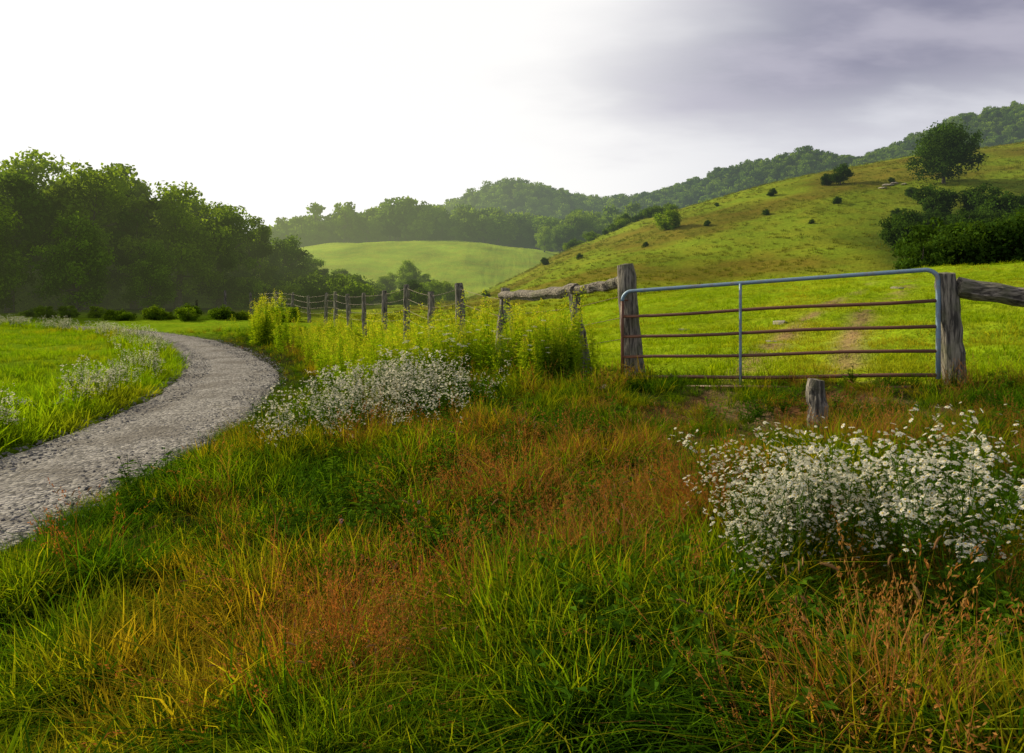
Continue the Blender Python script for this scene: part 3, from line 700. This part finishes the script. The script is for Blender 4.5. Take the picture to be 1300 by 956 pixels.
# trees behind the hill crest and behind the middle field
def forest(name, x, y, s0, s1, protos, tz=1.0):
    n = len(x); s_ = rng.uniform(s0, s1, n); scatter(name, P3(x, y, sink=.5), rng.integers(0, len(protos), n), np.c_[s_, s_, s_ * rng.uniform(.85, 1.15, n)], protos, tilt=.03, real=False)
x = rng.uniform(-110, 130, 650); y = rng.uniform(206, 258, 650); forest('forest_treeline', x, y, .75, 1.2, far)
x = rng.uniform(8, 36, 40); y = rng.uniform(180, 206, 40); forest('field_edge_trees', x, y, .6, .95, [trees[0], trees[2], treel[0]])
x = rng.uniform(-200, 620, 6500); y = rng.uniform(330, 650, 6500); ok = (np.abs(x / y) < 1.0); forest('forested_ridge', x[ok], y[ok], .8, 1.3, far)

# ------------------------------------------------------------------ fence
def empty(nm):
    o = bpy.data.objects.new(nm, None); scene.collection.objects.link(o); return o
fence = empty('wooden_fence')
def post(nm, bxy, top, r, parent, zb=None, mat=M_wood):
    zb = float(H(np.array([bxy[0]]), np.array([bxy[1]]))[0]) - .3 if zb is None else zb
    b = np.array([bxy[0], bxy[1], zb]); t = np.array(top, float); s = np.linspace(0, 1, 13)[:, None]
    pth = b + (t - b) * s + rng.normal(0, .007, (13, 3)); pth[0] = b
    rad = r * np.linspace(1.08, .93, 13); rad[-1] *= .86
    mb = MB(); tube(mb, pth - b, rad, 16, 0, 1., jitter=.055); o = mb.obj(nm, [mat], False); o.location = b; o.parent = parent; return o
def rail(nm, a, b, r, parent, sag=.03):
    a = np.array(a, float); b = np.array(b, float); s = np.linspace(0, 1, 15)[:, None]
    pth = a + (b - a) * s; pth[:, 2] -= sag * np.sin(np.linspace(0, np.pi, 15)); pth += rng.normal(0, .010, (15, 3))
    mb = MB(); tube(mb, pth - a, r * np.linspace(1.1, .85, 15), 14, 0, 1., jitter=.06); o = mb.obj(nm, [M_woodh], False); o.location = a; o.parent = parent
post('gate_hinge_post', (1.74, 9.82), (1.56, 9.86, 2.07), .135, fence)
post('gate_latch_post', (4.95, 7.9), (4.79, 7.86, 1.90), .115, fence)
post('brace_post', (1.22, 11.05), (.92, 11.0, 1.82), .095, fence)
post('corner_post', (-.28, 13.4), (-.12, 13.5, 1.78), .10, fence)
post('leaning_brace', (.32, 13.2), (-.1, 13.42, 1.5), .075, fence)
rail('top_rail_1', (1.62, 9.95, 1.88), (.92, 11.0, 1.72), .075, fence)
rail('top_rail_2', (.98, 10.9, 1.74), (-.22, 13.45, 1.66), .085, fence, .04)
rail('thick_rail', (4.9, 7.83, 1.74), (7.7, 7.3, 1.33), .10, fence, .0)
post('end_post', (7.7, 7.45), (7.72, 7.4, 1.75), .12, fence)
tops = []
pl = list(zip(FX[::-1], FY[::-1]))
k_ = 0
for a, b in pl:
    if a < -.5 and b < 80:
        gz = float(H(np.array([a]), np.array([b]))[0]); k_ += 1
        t = (a + rng.normal(0, .1), b + rng.normal(0, .05), gz + rng.uniform(1.65, 1.95))
        post('line_post_%d' % k_, (a, b), t, rng.uniform(.085, .12), fence); tops.append(t)
mb = MB(); prev = np.array([-.12, 13.5, 1.68])
for t in tops[:14]:
    t = np.array(t)
    for dz in (.12, .45, .8, 1.1):
        s = np.linspace(0, 1, 5)[:, None]; pth = prev + (t - prev) * s; pth[:, 2] -= dz + .03 * np.sin(s[:, 0] * np.pi)
        tube(mb, pth, .0035, 4, 0, 1., caps=False)
    prev = t
for dz in (.35, .65, .95):
    tube(mb, np.array([[1.56, 9.86, 2.0 - dz], [.95, 11, 1.8 - dz], [-.12, 13.5, 1.62 - dz]]), .0035, 4, 0, 1., caps=False)
mb.obj('fence_wires', [M_rust], parent=fence)
# cut post stump
st = empty('wooden_stump_post')
post('stump', (2.73, 6.3), (2.69, 6.3, .90), .08, st)

# ------------------------------------------------------------------ gate
gate = empty('metal_farm_gate')
A = np.array([1.50, 9.66, 0.]); B = np.array([4.70, 7.84, 0.])
zb0, zt0, zb1, zt1 = .53, 1.70, .765, 1.94
def gp(s, h):   # s along the gate 0..1, h 0..1 height
    p_ = A + (B - A) * s; p_[2] = (zb0 + (zb1 - zb0) * s) + h * ((zt0 - zb0) + ((zt1 - zb1) - (zt0 - zb0)) * s); return p_
rc_s, rc_h = .035, .11
pth = [gp(0, -.03), gp(0, .3), gp(0, .6), gp(0, 1 - rc_h)]
for a in np.linspace(0, np.pi / 2, 8)[1:]: pth.append(gp(rc_s * (1 - math.cos(a)), 1 - rc_h + rc_h * math.sin(a)))
for s_ in np.linspace(rc_s, 1 - rc_s, 9)[1:-1]: pth.append(gp(s_, 1.))
for a in np.linspace(0, np.pi / 2, 8): pth.append(gp(1 - rc_s + rc_s * math.sin(a), 1 - rc_h + rc_h * math.cos(a)))
pth += [gp(1, .6), gp(1, .3), gp(1, -.03)]
pth = np.array(pth)
mb = MB(); tube(mb, pth[3:], .025, 14, 0, 1.); mb.obj('top_frame_tube', [M_galv], True, parent=gate)
mb = MB(); tube(mb, pth[:4], .0235, 14, 0, 1.); mb.obj('hinge_side_tube', [M_rust], True, parent=gate)
for i, h in enumerate([.0, .235, .47, .71]):
    mb = MB(); s_ = np.linspace(.004, .996, 9); pp = np.array([gp(q, h) for q in s_]); pp[:, 2] += .010 * np.sin(s_ * 9 + i)
    tube(mb, pp, .020 if h else .022, 12, 0, 1.); mb.obj('rail_%d' % (i + 1), [M_rust], True, parent=gate)
mb = MB(); fwd = np.array([-.49, -.87, 0]) * .026
tube(mb, np.array([gp(.425, q) for q in np.linspace(-.1, .995, 6)]) + fwd, .017, 10, 0, 1.); mb.obj('centre_brace', [M_galv], True, parent=gate)
for i, h in enumerate((.12, .9)):
    mb = MB(); c0 = gp(0, h); tube(mb, np.array([c0, c0 + [.06, .05, 0], c0 + [.16, .14, 0]]), .012, 8); mb.obj('hinge_%d' % (i + 1), [M_rust], parent=gate)
mb = MB()   # latch chain
c0 = gp(1, .78)
for i in range(9):
    a = i / 8; cc = c0 + np.array([.13 * a, .02, -.05 * math.sin(a * 3.14)]); tb = np.linspace(0, 2 * np.pi, 9)
    u_ = np.array([1., 0, 0]); v_ = np.array([0, 1., 0]) if i % 2 else np.array([0, 0, 1.])
    tube(mb, cc + np.cos(tb)[:, None] * u_ * .014 + np.sin(tb)[:, None] * v_ * .009, .003, 5, 0, 1., caps=False)
mb.obj('latch_chain', [M_rust], parent=gate)
# loose rusty rail lying under the gate
mb = MB(); tube(mb, np.array([[2.2, 9.05, .49], [3.0, 8.55, .55], [3.7, 8.1, .58], [4.35, 7.75, .65]]), .019, 10); mb.obj('fallen_rusty_rail', [M_rust], True)

# rocks
def rock(x, y, s, sz=.6):
    me = pebble(rng.uniform(0, 9)); me.materials.append(M_rock); o = bpy.data.objects.new('limestone_rock', me); scene.collection.objects.link(o)
    o.location = (x, y, float(H(np.array([x]), np.array([y]))[0]) + s * .05); o.scale = (s, s * .8, s * sz); o.rotation_euler = (0, 0, rng.uniform(0, 6))
for q in [(1.25, 9.45, .13), (6.6, 17.5, .18), (5.2, 14.2, .12), (4.6, 19, .12), (13, 24, .2), (9.5, 21, .14), (46, 87, .6), (46.9, 87.3, .45), (44.8, 86, .5), (47.6, 86.4, .4)]: rock(*q)

# ------------------------------------------------------------------ light, sky
az, el = math.radians(-54), math.radians(29)
sd = Vector((math.sin(az) * math.cos(el), math.cos(az) * math.cos(el), math.sin(el)))
sun = bpy.data.lights.new('sun', 'SUN'); sun.energy = 5.0; sun.angle = math.radians(1.0); sun.color = (1, .87, .57)
so = bpy.data.objects.new('sun', sun); scene.collection.objects.link(so); so.rotation_euler = (-sd).to_track_quat('-Z', 'Y').to_euler()
w = bpy.data.worlds.new('World'); scene.world = w; w.use_nodes = True; nt = w.node_tree; nt.nodes.clear()
sky = N(nt, 'ShaderNodeTexSky', sky_type='NISHITA'); sky.sun_disc = False; sky.sun_elevation = el; sky.sun_rotation = az
b1 = N(nt, 'ShaderNodeBackground'); nt.links.new(sky.outputs[0], b1.inputs[0]); b1.inputs[1].default_value = .1
tc = N(nt, 'ShaderNodeTexCoord'); G = tc.outputs['Generated']
s3 = N(nt, 'ShaderNodeSeparateXYZ'); nt.links.new(G, s3.inputs[0])
zz = math_(nt, 'ADD', math_(nt, 'MAXIMUM', s3.outputs[2], 0.), .22)
cb = N(nt, 'ShaderNodeCombineXYZ'); nt.links.new(math_(nt, 'DIVIDE', s3.outputs[0], zz), cb.inputs[0]); nt.links.new(math_(nt, 'DIVIDE', s3.outputs[1], zz), cb.inputs[1])
mp = N(nt, 'ShaderNodeMapping'); mp.inputs['Scale'].default_value = (.7, 1.3, 1); mp.inputs['Rotation'].default_value = (0, 0, .35); nt.links.new(cb.outputs[0], mp.inputs[0])
n1 = noise_(nt, mp.outputs[0], 1.1, 5, .52); n2 = noise_(nt, mp.outputs[0], 2.2, 5, .52)
dt = N(nt, 'ShaderNodeVectorMath', operation='DOT_PRODUCT'); nt.links.new(G, dt.inputs[0]); dt.inputs[1].default_value = sd
glow = maprange(nt, dt.outputs['Value'], -.4, .5)
base = mixc(nt, glow, (.17, .19, .25), (1.08, 1.06, 1.03))
nn = math_(nt, 'SUBTRACT', n1, .5)
gx_ = maprange(nt, math_(nt, 'ADD', s3.outputs[0], math_(nt, 'MULTIPLY', nn, .6)), .0, .40)
gz_ = maprange(nt, math_(nt, 'ADD', s3.outputs[2], math_(nt, 'MULTIPLY', math_(nt, 'SUBTRACT', n2, .5), .18)), .16, .28)
gr = math_(nt, 'MULTIPLY', gx_, gz_)
lt = mixc(nt, maprange(nt, s3.outputs[0], .0, .5), base, (.78, .78, .83))
dk = mixc(nt, maprange(nt, n2, .38, .62), (.28, .275, .37), (.49, .47, .56))
cc = mixc(nt, gr, lt, dk)
over = maprange(nt, s3.outputs[2], .42, .85, 1., .35)   # unseen sky overhead dimmed to lower the ambient light
cs = N(nt, 'ShaderNodeVectorMath', operation='SCALE'); nt.links.new(cc, cs.inputs[0]); nt.links.new(over, cs.inputs['Scale'])
b2 = N(nt, 'ShaderNodeBackground'); nt.links.new(cs.outputs[0], b2.inputs[0]); b2.inputs[1].default_value = 1.0
mxs = N(nt, 'ShaderNodeMixShader'); mxs.inputs[0].default_value = .92; nt.links.new(b1.outputs[0], mxs.inputs[1]); nt.links.new(b2.outputs[0], mxs.inputs[2])
wo = N(nt, 'ShaderNodeOutputWorld'); nt.links.new(mxs.outputs[0], wo.inputs[0])

# ------------------------------------------------------------------ camera
cam = bpy.data.cameras.new('camera'); co = bpy.data.objects.new('camera', cam); scene.collection.objects.link(co)
co.location = (0, 0, 1.65); co.rotation_euler = (math.radians(90), 0, 0)
cam.sensor_width = 36; cam.lens = 25; cam.shift_y = -103 / 1300; cam.clip_end = 6000; cam.clip_start = .05
scene.camera = co
